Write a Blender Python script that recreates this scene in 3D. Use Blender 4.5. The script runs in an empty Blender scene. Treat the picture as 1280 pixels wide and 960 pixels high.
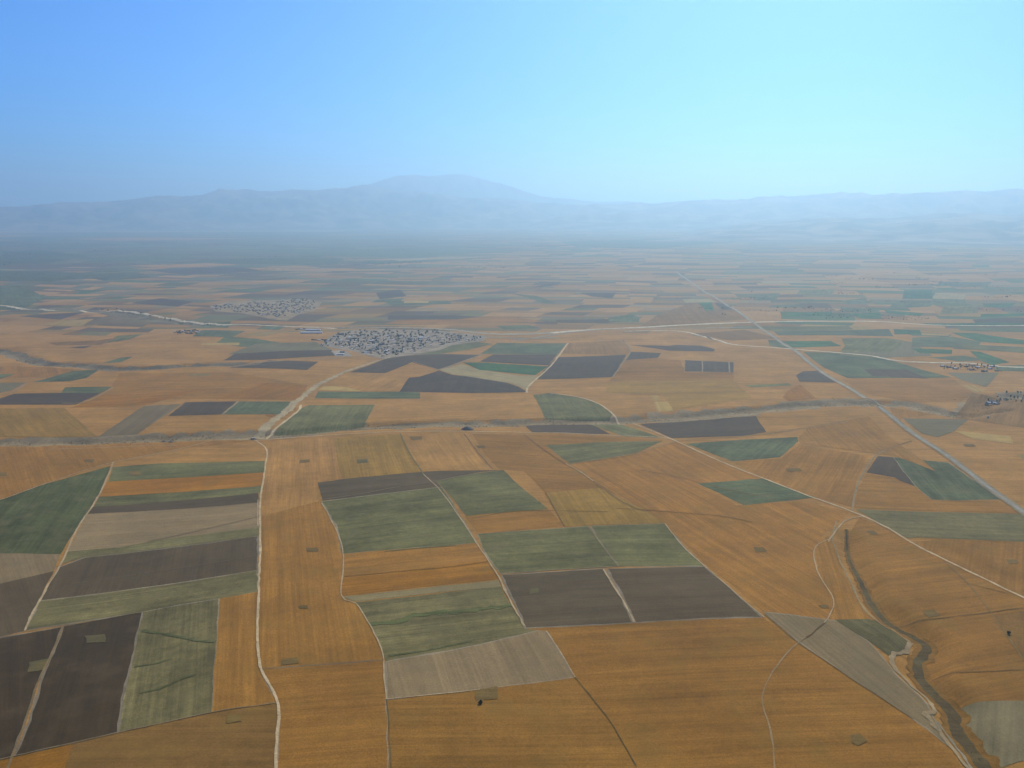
import bpy, bmesh, math, random
import numpy as np
from bisect import bisect_right
from mathutils import Vector, noise as mnoise
R = math.radians
rnd = random.Random(7)
scene = bpy.context.scene
C = scene.collection

# ------------------------------------------------------------------ camera
CAM_H = 600.0
FOC = 1108.0                      # focal length in pixels of a 1280 px wide frame
PITCH = math.atan((480 - 262) / FOC)
cam_d = bpy.data.cameras.new('camera'); cam = bpy.data.objects.new('camera', cam_d); C.objects.link(cam)
cam_d.sensor_width = 36.0; cam_d.lens = 36.0 * FOC / 1280
cam_d.clip_start = 1.0; cam_d.clip_end = 400000
cam.location = (0, 0, CAM_H); cam.rotation_euler = (R(90) - PITCH, 0, 0)
scene.camera = cam

# ------------------------------------------------------------------ light
SUN_EL, SUN_AZ = R(37), R(18)     # azimuth measured from +Y (view direction) to the right
w = bpy.data.worlds.new('World'); scene.world = w; w.use_nodes = True
nt = w.node_tree; bg = nt.nodes['Background']
sky = nt.nodes.new('ShaderNodeTexSky'); sky.sky_type = 'NISHITA'; sky.sun_disc = False
sky.sun_elevation = SUN_EL; sky.sun_rotation = SUN_AZ
sky.air_density = 1.0; sky.dust_density = 0.7; sky.ozone_density = 3.0; sky.altitude = 600
wb = nt.nodes.new('ShaderNodeVectorMath'); wb.operation = 'MULTIPLY'; wb.inputs[1].default_value = (0.18, 0.665, 1.36)   # white balance of the air colour
nt.links.new(sky.outputs[0], wb.inputs[0]); nt.links.new(wb.outputs[0], bg.inputs[0]); bg.inputs[1].default_value = 0.094
sd = bpy.data.lights.new('sun', 'SUN'); sd.energy = 5.0; sd.angle = R(0.5); sd.color = (1.0, 0.885, 0.68)
so = bpy.data.objects.new('sun', sd); C.objects.link(so)
sv = Vector((math.sin(SUN_AZ) * math.cos(SUN_EL), math.cos(SUN_AZ) * math.cos(SUN_EL), math.sin(SUN_EL)))
so.rotation_euler = (-sv).to_track_quat('-Z', 'Y').to_euler(); so.location = (0, 0, 900)
scene.view_settings.view_transform = 'Standard'; scene.view_settings.look = 'None'
scene.view_settings.exposure = 0.0; scene.view_settings.gamma = 1.0
HAZE_DENSITY = 5.6e-5
HAZE_COLOR = (0.52, 0.79, 1.0)
HAZE_G = 0.70
scene.cycles.volume_bounces = 1
scene.cycles.max_bounces = 6
scene.cycles.diffuse_bounces = 2

# ------------------------------------------------------------------ pixel to ground
CP, SP = math.cos(PITCH), math.sin(PITCH)
def G(px, py, z=0.0):
    dx = (px - 640) / FOC; dy = (480 - py) / FOC
    vx, vy, vz = dx, CP + dy * SP, -SP + dy * CP
    t = (CAM_H - z) / (-vz)
    return (vx * t, vy * t)
def to_px(x, y, z=0.0):
    zc = y * CP + (CAM_H - z) * SP
    yc = y * SP - (CAM_H - z) * CP
    return 640 + FOC * x / zc, 480 - FOC * yc / zc
def pts(s):
    v = [float(a) for a in s.replace(',', ' ').split()]
    return list(zip(v[0::2], v[1::2]))
def gpts(s): return [G(*p) for p in pts(s)]
def smooth_line(P, step=14.0):
    out = []
    n = len(P)
    for i in range(n - 1):
        p0 = P[max(i - 1, 0)]; p1 = P[i]; p2 = P[i + 1]; p3 = P[min(i + 2, n - 1)]
        L = math.dist(p1, p2); k = max(1, int(L / step))
        if L > 900: k = max(2, min(k, 14))
        for j in range(k):
            t = j / k
            f = lambda a, b, c, d: 0.5 * ((2 * b) + (-a + c) * t + (2 * a - 5 * b + 4 * c - d) * t * t + (-a + 3 * b - 3 * c + d) * t ** 3)
            out.append((f(p0[0], p1[0], p2[0], p3[0]), f(p0[1], p1[1], p2[1], p3[1])))
    out.append(P[-1]); return out

# ------------------------------------------------------------------ terrain height
RAV = []   # (centre line, half width, depth, seed)
def ravine(s, hw, depth, seed):
    RAV.append((np.array(smooth_line(gpts(s), 25.0)), hw, depth, seed))
R1 = '-120,556 0,552.5 60,551 130,550 200,546 280,542 330,542 400,537 480,531.5 560,529 640,527.5 720,525 780,525 850,522 900,518 950,514 1000,510 1050,507 1090,507 1140,509 1172,517 1205,519 1228,504 1250,497 1290,494 1420,488'
R2 = '-120,432 0,437 30,445 60,453 100,456 140,462 190,461.5 230,459 270,457.5 330,458'
R3 = '-60,383 40,385 90,386 130,390 180,397 240,402 300,406'
R4 = '1058,662 1061,690 1076,722 1090,752 1112,777 1150,797 1159,808 1148,824 1150,842 1166,862 1190,885 1197,907 1216,932 1240,962 1290,1040'
R5 = '1165,677 1200,694 1240,711 1285,729 1380,765'
R6 = '1204,520 1240,514 1268,511'
ravine(R1, 52, 9.5, 1.0); ravine(R2, 58, 11, 2.0); ravine(R3, 90, 14, 3.0)
ravine(R4, 40, 11, 4.0); ravine(R5, 26, 3.2, 5.0); ravine(R6, 30, 7, 6.0)
def seg_dist(X, Y, L):
    best = np.full(X.shape, 1e9); par = np.zeros(X.shape); side = np.zeros(X.shape)
    s = 0.0
    for i in range(len(L) - 1):
        ax, ay = L[i]; bx, by = L[i + 1]
        dx, dy = bx - ax, by - ay; l2 = dx * dx + dy * dy + 1e-9
        t = np.clip(((X - ax) * dx + (Y - ay) * dy) / l2, 0, 1)
        ex, ey = X - ax - t * dx, Y - ay - t * dy
        d = np.hypot(ex, ey); m = d < best
        best = np.where(m, d, best); par = np.where(m, s + t * math.sqrt(l2), par)
        side = np.where(m, np.sign(dx * ey - dy * ex), side)
        s += math.sqrt(l2)
    return best, par, side
def wob(p, seed):
    return (np.sin(p / 47.0 + seed) + np.sin(p / 23.0 + 2.1 * seed) * .8 + np.sin(p / 101.0 + 3 * seed)) / 2.8
_rs = np.random.RandomState(5)
_W = [(wl, _rs.uniform(0, 6.28), _rs.uniform(0, 6.28)) for wl in (420, 530, 690, 830, 1100, 1500, 2100)]
def H_np(X, Y):
    Z = np.zeros(X.shape)
    for wl, ang, ph in _W:
        k = 6.2832 / wl
        Z += 0.0019 * wl * np.sin(k * (X * math.cos(ang) + Y * math.sin(ang)) + ph)
    for L, hw, dep, seed in RAV:
        m = (X > L[:, 0].min() - 200) & (X < L[:, 0].max() + 200) & (Y > L[:, 1].min() - 200) & (Y < L[:, 1].max() + 200)
        if not m.any(): continue
        d, p, side = seg_dist(X[m], Y[m], L)
        tot = np.sum(np.hypot(*(L[1:] - L[:-1]).T))
        end = np.clip(np.minimum(p, tot - p) / (hw * 2.0), 0, 1)
        half = hw * (1.0 + 0.38 * wob(p, seed + side * .9) * (0.4 + 0.6 * (d / hw).clip(0, 1)))
        t = np.clip(1 - d / half, 0, 1)
        prof = np.where(t < .7, t / .7, 1.0); prof = prof * prof * (3 - 2 * prof)
        spur = 1 - 0.55 * (np.sin(p / 26.0 + side * 2 + 1.5 * np.sin(p / 61.0)) * .5 + .5) * np.sin(np.clip(t / .7, 0, 1) * math.pi)
        Z[m] -= dep * prof * end * spur
    return Z
def axis(core0, core1, step, lo, hi, g):
    a = list(np.arange(core0, core1 + step * .5, step)); s = step
    while a[-1] < hi: s *= g; a.append(a[-1] + s)
    s = step
    while a[0] > lo: s *= g; a.insert(0, a[0] - s)
    return a
GX = axis(-1750, 1750, 13.0, -70000, 70000, 1.07)
GY = axis(620, 3700, 12.0, -6000, 100000, 1.055)
NX, NY = len(GX), len(GY)
gx = np.array(GX); gy = np.array(GY)
XX, YY = np.meshgrid(gx, gy, indexing='ij')
ZZ = H_np(XX, YY); ZL = ZZ.tolist()
def cell(x, y):
    i = min(max(bisect_right(GX, x) - 1, 0), NX - 2); j = min(max(bisect_right(GY, y) - 1, 0), NY - 2)
    return i, j
def zin(i, j, x, y):
    fx = (x - GX[i]) / (GX[i + 1] - GX[i]); fy = (y - GY[j]) / (GY[j + 1] - GY[j])
    a = ZL[i][j]; b = ZL[i + 1][j + 1]
    if fx >= fy: c = ZL[i + 1][j]; return a + (c - a) * fx + (b - c) * fy
    c = ZL[i][j + 1]; return a + (c - a) * fy + (b - c) * fx
def zg(x, y): return zin(*cell(x, y), x, y)

# ------------------------------------------------------------------ draping polygons on the terrain grid
def split(poly, ax, v):
    """parts of poly below and above the line coordinate[ax] = v"""
    lo, hi = [], []
    n = len(poly); p = poly[-1]; dp = p[ax] - v
    for q in poly:
        dq = q[ax] - v
        if (dp < 0 < dq) or (dq < 0 < dp):
            t = dp / (dp - dq); c = (p[0] + (q[0] - p[0]) * t, p[1] + (q[1] - p[1]) * t)
            lo.append(c); hi.append(c)
        if dq <= 0: lo.append(q)
        if dq >= 0: hi.append(q)
        p, dp = q, dq
    return lo, hi
def area(P):
    s = 0.0; a = P[-1]
    for b in P: s += a[0] * b[1] - b[0] * a[1]; a = b
    return s * .5
class Sheet:
    def __init__(s): s.v = []; s.f = []; s.t = []; s.uv = []; s.key = {}
    def vert(s, x, y, z):
        k = (round(x, 2), round(y, 2), round(z, 2)); r = s.key.get(k)
        if r is None: r = len(s.v); s.key[k] = r; s.v.append((x, y, z))
        return r
    def add(s, poly, dz, tint, ang=0.0):
        if len(poly) < 3: return
        ca, sa = math.cos(ang), math.sin(ang)
        if area(poly) < 0: poly = poly[::-1]
        ys = [p[1] for p in poly]
        j0 = cell(0, min(ys))[1]; j1 = cell(0, max(ys))[1]
        rest = poly
        for j in range(j0, j1 + 1):
            if len(rest) < 3: break
            row, rest = split(rest, 1, GY[j + 1])
            if len(row) < 3: continue
            xs = [p[0] for p in row]
            i0 = cell(min(xs), 0)[0]; i1 = cell(max(xs), 0)[0]; r2 = row
            y0, y1 = GY[j], GY[j + 1]
            for i in range(i0, i1 + 1):
                if len(r2) < 3: break
                cl, r2 = split(r2, 0, GX[i + 1])
                if len(cl) < 3: continue
                x0, x1 = GX[i], GX[i + 1]; dx = x1 - x0; dy = y1 - y0
                # diagonal: signed value fx-fy
                lo, hi = [], []
                p = cl[-1]; dp = (p[0] - x0) / dx - (p[1] - y0) / dy
                if abs(dp) < 1e-7: dp = 0
                for q in cl:
                    dq = (q[0] - x0) / dx - (q[1] - y0) / dy
                    if abs(dq) < 1e-7: dq = 0
                    if (dp < 0 < dq) or (dq < 0 < dp):
                        t = dp / (dp - dq); c = (p[0] + (q[0] - p[0]) * t, p[1] + (q[1] - p[1]) * t)
                        lo.append(c); hi.append(c)
                    if dq <= 0: lo.append(q)
                    if dq >= 0: hi.append(q)
                    p, dp = q, dq
                for P in (lo, hi):
                    if len(P) < 3 or area(P) < 0.02: continue
                    idx = []
                    for x, y in P:
                        k = s.vert(x, y, zin(i, j, x, y) + dz)
                        if k not in idx: idx.append(k)
                    if len(idx) < 3: continue
                    s.f.append(idx); s.t.append(tint)
                    for k in idx:
                        x, y, _ = s.v[k]; s.uv.append((x * -sa + y * ca, x * ca + y * sa))
    def build(s, name, material, kind='structure', smooth=True):
        me = bpy.data.meshes.new(name); me.from_pydata(s.v, [], s.f)
        at = me.attributes.new('tint', 'FLOAT_COLOR', 'FACE')
        at.data.foreach_set('color', np.array([(*t, 1.0) for t in s.t], dtype=np.float32).ravel())
        uv = me.uv_layers.new(name='rows'); uv.data.foreach_set('uv', np.array(s.uv, dtype=np.float32).ravel())
        if smooth: me.polygons.foreach_set('use_smooth', [True] * len(me.polygons))
        me.materials.append(material)
        o = bpy.data.objects.new(name, me); C.objects.link(o)
        if kind: o['kind'] = kind
        return o

# ------------------------------------------------------------------ materials
def mat_ground(name, rowamp=0.22, blotch=0.22, fine=0.25, wl=1.0, bump=0.4, second=None, rowscale=1.0):
    m = bpy.data.materials.new(name); m.use_nodes = True; n = m.node_tree.nodes; l = m.node_tree.links
    b = n['Principled BSDF']; b.inputs['Roughness'].default_value = 0.95; b.inputs['Specular IOR Level'].default_value = 0.08
    at = n.new('ShaderNodeAttribute'); at.attribute_name = 'tint'
    ge = n.new('ShaderNodeNewGeometry')
    def nz(vec, scale, detail, rough=.55):
        t = n.new('ShaderNodeTexNoise'); t.inputs['Scale'].default_value = scale; t.inputs['Detail'].default_value = detail
        t.inputs['Roughness'].default_value = rough; l.new(vec, t.inputs['Vector']); return t.outputs['Fac']
    def mapr(x, a, c, lo=.3, hi=.7):
        r = n.new('ShaderNodeMapRange'); r.inputs['From Min'].default_value = lo; r.inputs['From Max'].default_value = hi
        r.inputs['To Min'].default_value = a; r.inputs['To Max'].default_value = c; l.new(x, r.inputs['Value']); return r.outputs['Result']
    def mul(a, c):
        q = n.new('ShaderNodeMath'); q.operation = 'MULTIPLY'; l.new(a, q.inputs[0]); l.new(c, q.inputs[1]); return q.outputs[0]
    uv = n.new('ShaderNodeUVMap'); uv.uv_map = 'rows'
    def scaled(v, sc):
        q = n.new('ShaderNodeVectorMath'); q.operation = 'MULTIPLY'; l.new(v, q.inputs[0]); q.inputs[1].default_value = sc; return q.outputs[0]
    P = ge.outputs['Position']
    s1 = mapr(nz(scaled(uv.outputs[0], (0.22 * rowscale, 0.006, 1)), 1.0, 3), 1 - rowamp, 1 + rowamp)
    s2 = mapr(nz(scaled(uv.outputs[0], (0.045 * rowscale, 0.0022, 1)), 1.0, 3), 1 - rowamp * .8, 1 + rowamp * .8)
    b1 = mapr(nz(P, 0.0065 * wl, 5), 1 - blotch, 1 + blotch)
    b2 = mapr(nz(P, 0.05 * wl, 4, .65), 1 - blotch * .6, 1 + blotch * .6)
    f1 = mapr(nz(P, 0.4, 4, .75), 1 - fine, 1 + fine)
    sx = n.new('ShaderNodeSeparateXYZ'); l.new(uv.outputs[0], sx.inputs[0])
    fl = n.new('ShaderNodeMath'); fl.operation = 'DIVIDE'; fl.inputs[1].default_value = 11.0; l.new(sx.outputs[0], fl.inputs[0])
    f2 = n.new('ShaderNodeMath'); f2.operation = 'FLOOR'; l.new(fl.outputs[0], f2.inputs[0])
    wn = n.new('ShaderNodeTexWhiteNoise'); wn.noise_dimensions = '1D'; l.new(f2.outputs[0], wn.inputs['W'])
    passes = mapr(wn.outputs['Value'], 1 - rowamp * .42, 1 + rowamp * .42, 0, 1)
    val = mul(mul(mul(mul(s1, s2), passes), mul(b1, b2)), f1)
    vs = n.new('ShaderNodeVectorMath'); vs.operation = 'SCALE'; l.new(at.outputs['Color'], vs.inputs[0]); l.new(val, vs.inputs['Scale'])
    col = vs.outputs[0]
    # drift of hue within the plot towards dry straw / second colour
    mix = n.new('ShaderNodeMix'); mix.data_type = 'RGBA'
    fac = mapr(nz(P, 0.016 * wl, 6, .6), 0.0, 1.0, .5, .78)
    fm = n.new('ShaderNodeMath'); fm.operation = 'MULTIPLY'; l.new(fac, fm.inputs[0]); fm.inputs[1].default_value = (second[3] if second else 0.25)
    l.new(fm.outputs[0], mix.inputs['Factor']); l.new(col, mix.inputs['A'])
    mix.inputs['B'].default_value = (*(second[:3] if second else (.24, .17, .09)), 1)
    l.new(mix.outputs['Result'], b.inputs['Base Color'])
    bp = n.new('ShaderNodeBump'); bp.inputs['Strength'].default_value = bump; bp.inputs['Distance'].default_value = 0.6
    l.new(mul(s1, f1), bp.inputs['Height']); l.new(bp.outputs[0], b.inputs['Normal'])
    return m
M_wheat = mat_ground('wheat_stubble', .15, .17, .24, second=(.20, .125, .024, .6))
M_green = mat_ground('green_crop', .20, .32, .26, second=(.16, .135, .055, .7), wl=1.3)
M_plough = mat_ground('ploughed_soil', .13, .15, .18, second=(.12, .085, .042, .6), bump=.8)
M_fallow = mat_ground('fallow_soil', .12, .12, .18, second=(.17, .135, .07, .6))
M_far = mat_ground('distant_plots', .05, .10, .05, second=(.22, .14, .06, .3), bump=0)
M_track = mat_ground('dirt_track', .05, .2, .25, second=(.27, .17, .07, .85), wl=3.0)
M_scrub = mat_ground('dry_scrub', .02, .30, .30, second=(.28, .22, .12, .75), wl=2.2, bump=.8)
def simple(name, col, rough=.8, var=.12, scale=.6, metal=0.0):
    m = bpy.data.materials.new(name); m.use_nodes = True; n = m.node_tree.nodes; l = m.node_tree.links
    b = n['Principled BSDF']; b.inputs['Roughness'].default_value = rough; b.inputs['Metallic'].default_value = metal
    b.inputs['Specular IOR Level'].default_value = .25
    ge = n.new('ShaderNodeNewGeometry'); t = n.new('ShaderNodeTexNoise'); t.inputs['Scale'].default_value = scale; t.inputs['Detail'].default_value = 5
    l.new(ge.outputs['Position'], t.inputs['Vector'])
    r = n.new('ShaderNodeMapRange'); r.inputs['From Min'].default_value = .3; r.inputs['From Max'].default_value = .7
    r.inputs['To Min'].default_value = 1 - var; r.inputs['To Max'].default_value = 1 + var; l.new(t.outputs['Fac'], r.inputs['Value'])
    v = n.new('ShaderNodeVectorMath'); v.operation = 'SCALE'; v.inputs[0].default_value = col; l.new(r.outputs['Result'], v.inputs['Scale'])
    l.new(v.outputs[0], b.inputs['Base Color']); return m

# ------------------------------------------------------------------ crop colours (linear albedo)
K = dict(
    W=((.225, .120, .046), 'wheat_field', M_wheat), P=((.245, .136, .064), 'wheat_field', M_wheat),
    O=((.270, .128, .026), 'wheat_field', M_wheat), Y=((.235, .142, .040), 'wheat_field', M_wheat),
    N=((.185, .110, .048), 'wheat_field', M_wheat),
    G=((.136, .144, .084), 'green_field', M_green), E=((.148, .142, .092), 'green_field', M_green),
    F=((.074, .090, .052), 'green_field', M_green), T=((.100, .130, .096), 'green_field', M_green),
    B=((.045, .125, .072), 'green_field', M_green),
    D=((.104, .082, .068), 'ploughed_field', M_plough), X=((.056, .041, .031), 'ploughed_field', M_plough),
    Q=((.084, .066, .066), 'ploughed_field', M_plough),
    L=((.245, .198, .158), 'fallow_field', M_fallow), J=((.165, .135, .11), 'fallow_field', M_fallow),
    S=((.40, .30, .135), 'straw_field', M_fallow), Z=((.165, .155, .128), 'fallow_field', M_fallow),
    A=((.30, .265, .195), 'fallow_field', M_fallow))
K = {k: ((c[0] * 1.0, c[1] * .88, c[2] * .50), n_, m_) for k, (c, n_, m_) in K.items()}
K.update(W=((.283, .135, .022), 'wheat_field', M_wheat), P=((.355, .184, .042), 'wheat_field', M_wheat), O=((.315, .135, .013), 'wheat_field', M_wheat),
         Y=((.285, .160, .026), 'wheat_field', M_wheat), N=((.200, .104, .024), 'wheat_field', M_wheat))
def warp(x, y, a=1.0):
    v = mnoise.noise_vector((x / 70, y / 70, 3.3)); u = mnoise.noise_vector((x / 16, y / 16, 8.3))
    return (x + (v.x * 2.2 + u.x * 1.3) * a, y + (v.y * 2.2 + u.y * 1.3) * a)
def dens(P, step=18.0):
    out = []
    for i in range(len(P)):
        a, b = P[i], P[(i + 1) % len(P)]; L = math.dist(a, b)
        k = max(1, min(int(L / step), 60))
        out += [(a[0] + (b[0] - a[0]) * t / k, a[1] + (b[1] - a[1]) * t / k) for t in range(k)]
    return out
def ribbon(L, wid, jit=.25, closed=False):
    """list of quads along a line; wid is a number or list"""
    n = len(L); Lf, Rt = [], []
    for i in range(n):
        a = L[i - 1] if (i > 0 or closed) else L[i]; b = L[(i + 1) % n] if (i < n - 1 or closed) else L[i]
        dx, dy = b[0] - a[0], b[1] - a[1]; l = math.hypot(dx, dy) or 1
        nx, ny = -dy / l, dx / l
        wv = wid if not isinstance(wid, (list, tuple)) else wid[0] + (wid[1] - wid[0]) * i / (n - 1)
        w1 = wv * .5 * (1 + jit * mnoise.noise((L[i][0] / 13, L[i][1] / 13, 1)) * 1.6)
        w2 = wv * .5 * (1 + jit * mnoise.noise((L[i][0] / 13, L[i][1] / 13, 7)) * 1.6)
        Lf.append((L[i][0] + nx * w1, L[i][1] + ny * w1)); Rt.append((L[i][0] - nx * w2, L[i][1] - ny * w2))
    qs = []
    for i in range(n if closed else n - 1):
        k = (i + 1) % n; q = [Rt[i], Rt[k], Lf[k], Lf[i]]
        if area(q) > 0.05: qs.append(q)
        else:
            for t in ([Rt[i], Rt[k], Lf[k]], [Rt[i], Lf[k], Lf[i]]):
                if area(t) > .05: qs.append(t)
    return qs
LAY = [0.20]
def nextz(): LAY[0] += 0.003; return LAY[0]
def field(cls, s, margin=0.0, ang=None, k=1.0):
    col, name, m = K[cls]
    P = gpts(s); j = rnd.uniform(.95, 1.05) * k; col = tuple(c * j * rnd.uniform(.985, 1.015) for c in col)
    if ang is None:
        best = 0
        for i in range(len(P)):
            a, b = P[i], P[(i + 1) % len(P)]
            if math.dist(a, b) > best: best = math.dist(a, b); ang = math.atan2(b[1] - a[1], b[0] - a[0])
    far = P[0][1] > 3700
    D_ = [warp(*p) for p in dens(P, 18 if not far else 60)]
    sh = Sheet(); z = nextz(); sh.add(D_, z, col, ang)
    if margin:
        mc = tuple(c * .35 + t * .65 for c, t in zip(col, (.30, .25, .165)))
        for q in ribbon(D_, margin, .9, closed=True): sh.add(q, z + .0015, mc, ang)
    return sh.build(name, m)
TRACK = (.52, .43, .30)
TZ = [0.85]
def track(s, wid, name='dirt_track', col=TRACK, m=M_track, jit=.42, kind='structure', wv=1.0):
    col = _w(col); near = pts(s)[0][1] > 560
    if near and name == 'dirt_track': wid = wid * .64 if not isinstance(wid, list) else wid; col = tuple(c * .8 for c in col)
    bank = name == 'eroded_bank' and near
    L = [warp(*p, .6 * wv) for p in smooth_line(gpts(s), 4.0 if bank else 14.0)]
    sh = Sheet(); TZ[0] += .003
    for q in ribbon(L, wid, jit): sh.add(q, TZ[0], col, 0)
    return sh.build(name, m, kind)
def _w(c): return (c[0], c[1] * .92, c[2] * .72)

# ------------------------------------------------------------------ ground sheet
def build_ground():
    idx = np.arange(NX * NY).reshape(NX, NY)
    v = np.stack([XX, YY, ZZ], -1).reshape(-1, 3)
    a = idx[:-1, :-1].ravel(); b = idx[1:, :-1].ravel(); c = idx[1:, 1:].ravel(); d = idx[:-1, 1:].ravel()
    f = np.concatenate([np.stack([a, b, c], -1), np.stack([a, c, d], -1)])
    me = bpy.data.meshes.new('ground')
    me.vertices.add(len(v)); me.vertices.foreach_set('co', v.ravel())
    me.loops.add(f.size); me.loops.foreach_set('vertex_index', f.ravel().astype(np.int32))
    me.polygons.add(len(f)); me.polygons.foreach_set('loop_start', np.arange(0, f.size, 3, dtype=np.int32))
    me.polygons.foreach_set('loop_total', np.full(len(f), 3, dtype=np.int32))
    me.polygons.foreach_set('use_smooth', [True] * len(f))
    me.update(calc_edges=True); me.validate()
    at = me.attributes.new('tint', 'FLOAT_COLOR', 'FACE')
    at.data.foreach_set('color', np.tile(np.array((.345, .176, .038, 1), dtype=np.float32), len(me.polygons)))
    uv = me.uv_layers.new(name='rows'); vv = v[f.ravel(), :2] if len(me.loops) == f.size else np.zeros((len(me.loops), 2))
    uv.data.foreach_set('uv', vv[:, ::-1].astype(np.float32).ravel())
    me.materials.append(M_wheat)
    o = bpy.data.objects.new('ground', me); C.objects.link(o); o['kind'] = 'structure'
build_ground()

# ------------------------------------------------------------------ distant patchwork (beyond the fields told apart one by one)
def mosaic():
    mr = random.Random(21); sh = Sheet()
    def cls(x, y):
        px, py = to_px(x, y); u = mr.random()
        left = max(0, min(1, (640 - px) / 300)); z_ = mnoise.noise((x / 4200, y / 4200, 2.2)); right = max(0, min(1, (px - 900) / 250))
        farb = max(0, min(1, (324 + z_ * 14 - py) / 14)); midl = max(0, min(1, (368 + z_ * 30 - py) / 24)) * left
        farb *= max(0, min(1, (py - 285) / 9))
        g = .10 + .26 * farb + (.56 * midl) + max(0, z_) * .3 + (.26 * right if 352 < py < 405 else 0)
        d = .13 + .14 * farb + .12 * midl
        if u < g: return mr.choice(('BBTBG' if px > 950 and py > 350 else 'GTBFT') if (right > .3 or midl > .2 or farb > .3) else 'GEGT')
        if u < g + d: return mr.choice('QDQ')
        if u < g + d + .10: return mr.choice('LZJ')
        if u < g + d + .115: return 'S' if farb < .3 else 'L'
        return mr.choice('WPPPYNP')
    def skew(x, y, k):
        v = mnoise.noise_vector((x / 2600, y / 2600, 5)); u = mnoise.noise_vector((x / 700, y / 700, 9))
        return (x + k * y + v.x * 500 + u.x * 60, y + v.y * 320 + u.y * 40 - .05 * x)
    def rec(x0, y0, x1, y1, lim, out):
        w_, h_ = x1 - x0, y1 - y0
        if w_ * h_ < lim * mr.uniform(.35, 2.2) or (w_ < 160 and h_ < 110): out.append((x0, y0, x1, y1)); return
        if w_ > h_ * 1.9 * mr.uniform(.7, 1.6): c = x0 + w_ * mr.uniform(.3, .7); rec(x0, y0, c, y1, lim, out); rec(c, y0, x1, y1, lim, out)
        else: c = y0 + h_ * mr.uniform(.3, .7); rec(x0, y0, x1, c, lim, out); rec(x0, c, x1, y1, lim, out)
    out = []
    y = 3300.0
    while y < 33000:
        h = 2400 + y * .05; hx = .66 * (y + h) + 2500; x = -hx
        while x < hx:
            rec(x, y, x + 3000, y + h, (62000 + (y / 1000) ** 2 * 700) * (.6 if x < -.12 * y else 1), out); x += 3000
        y += h
    for r in out:
        c = skew((r[0] + r[2]) / 2, (r[1] + r[3]) / 2, .25)
        if c[1] < 4350 or abs(c[0]) > .66 * c[1] + 900: continue
        k = cls(*c); j = mr.uniform(.86, 1.14); col = tuple((t * .78 + u_ * .22) * j * (.75 if k == 'S' else 1) for t, u_ in zip(K[k][0], (.22, .15, .07)))
        P = []
        n = 2
        for (a, b) in (((r[0], r[1]), (r[2], r[1])), ((r[2], r[1]), (r[2], r[3])), ((r[2], r[3]), (r[0], r[3])), ((r[0], r[3]), (r[0], r[1]))):
            for t in range(n): P.append(skew(a[0] + (b[0] - a[0]) * t / n, a[1] + (b[1] - a[1]) * t / n, .25))
        sh.add(P, .12, col, mr.choice((0.05, 1.35)))
    sh.build('distant_fields', M_far)
mosaic()

# ------------------------------------------------------------------ ravine floors and scrub
def strip(s, wid, name, col, m, jit=.5, dz=None, step=22.0):
    col = _w(col)
    L = smooth_line(gpts(s), step)
    sh = Sheet(); z = nextz() if dz is None else dz
    for q in ribbon(L, wid, jit): sh.add(q, z, col, 0)
    return sh.build(name, m)
SCR = (.26, .205, .125)
strip(R1, 92, 'ravine', SCR, M_scrub, .7); strip(R2, 84, 'ravine', (.19, .155, .10), M_scrub, .4)
strip(R3, 100, 'ravine', (.17, .15, .10), M_scrub, .6); strip(R6, 44, 'ravine', (.10, .10, .07), M_scrub, .4)
strip(R5, 15, 'ravine', (.12, .085, .045), M_scrub, .6)

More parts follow.
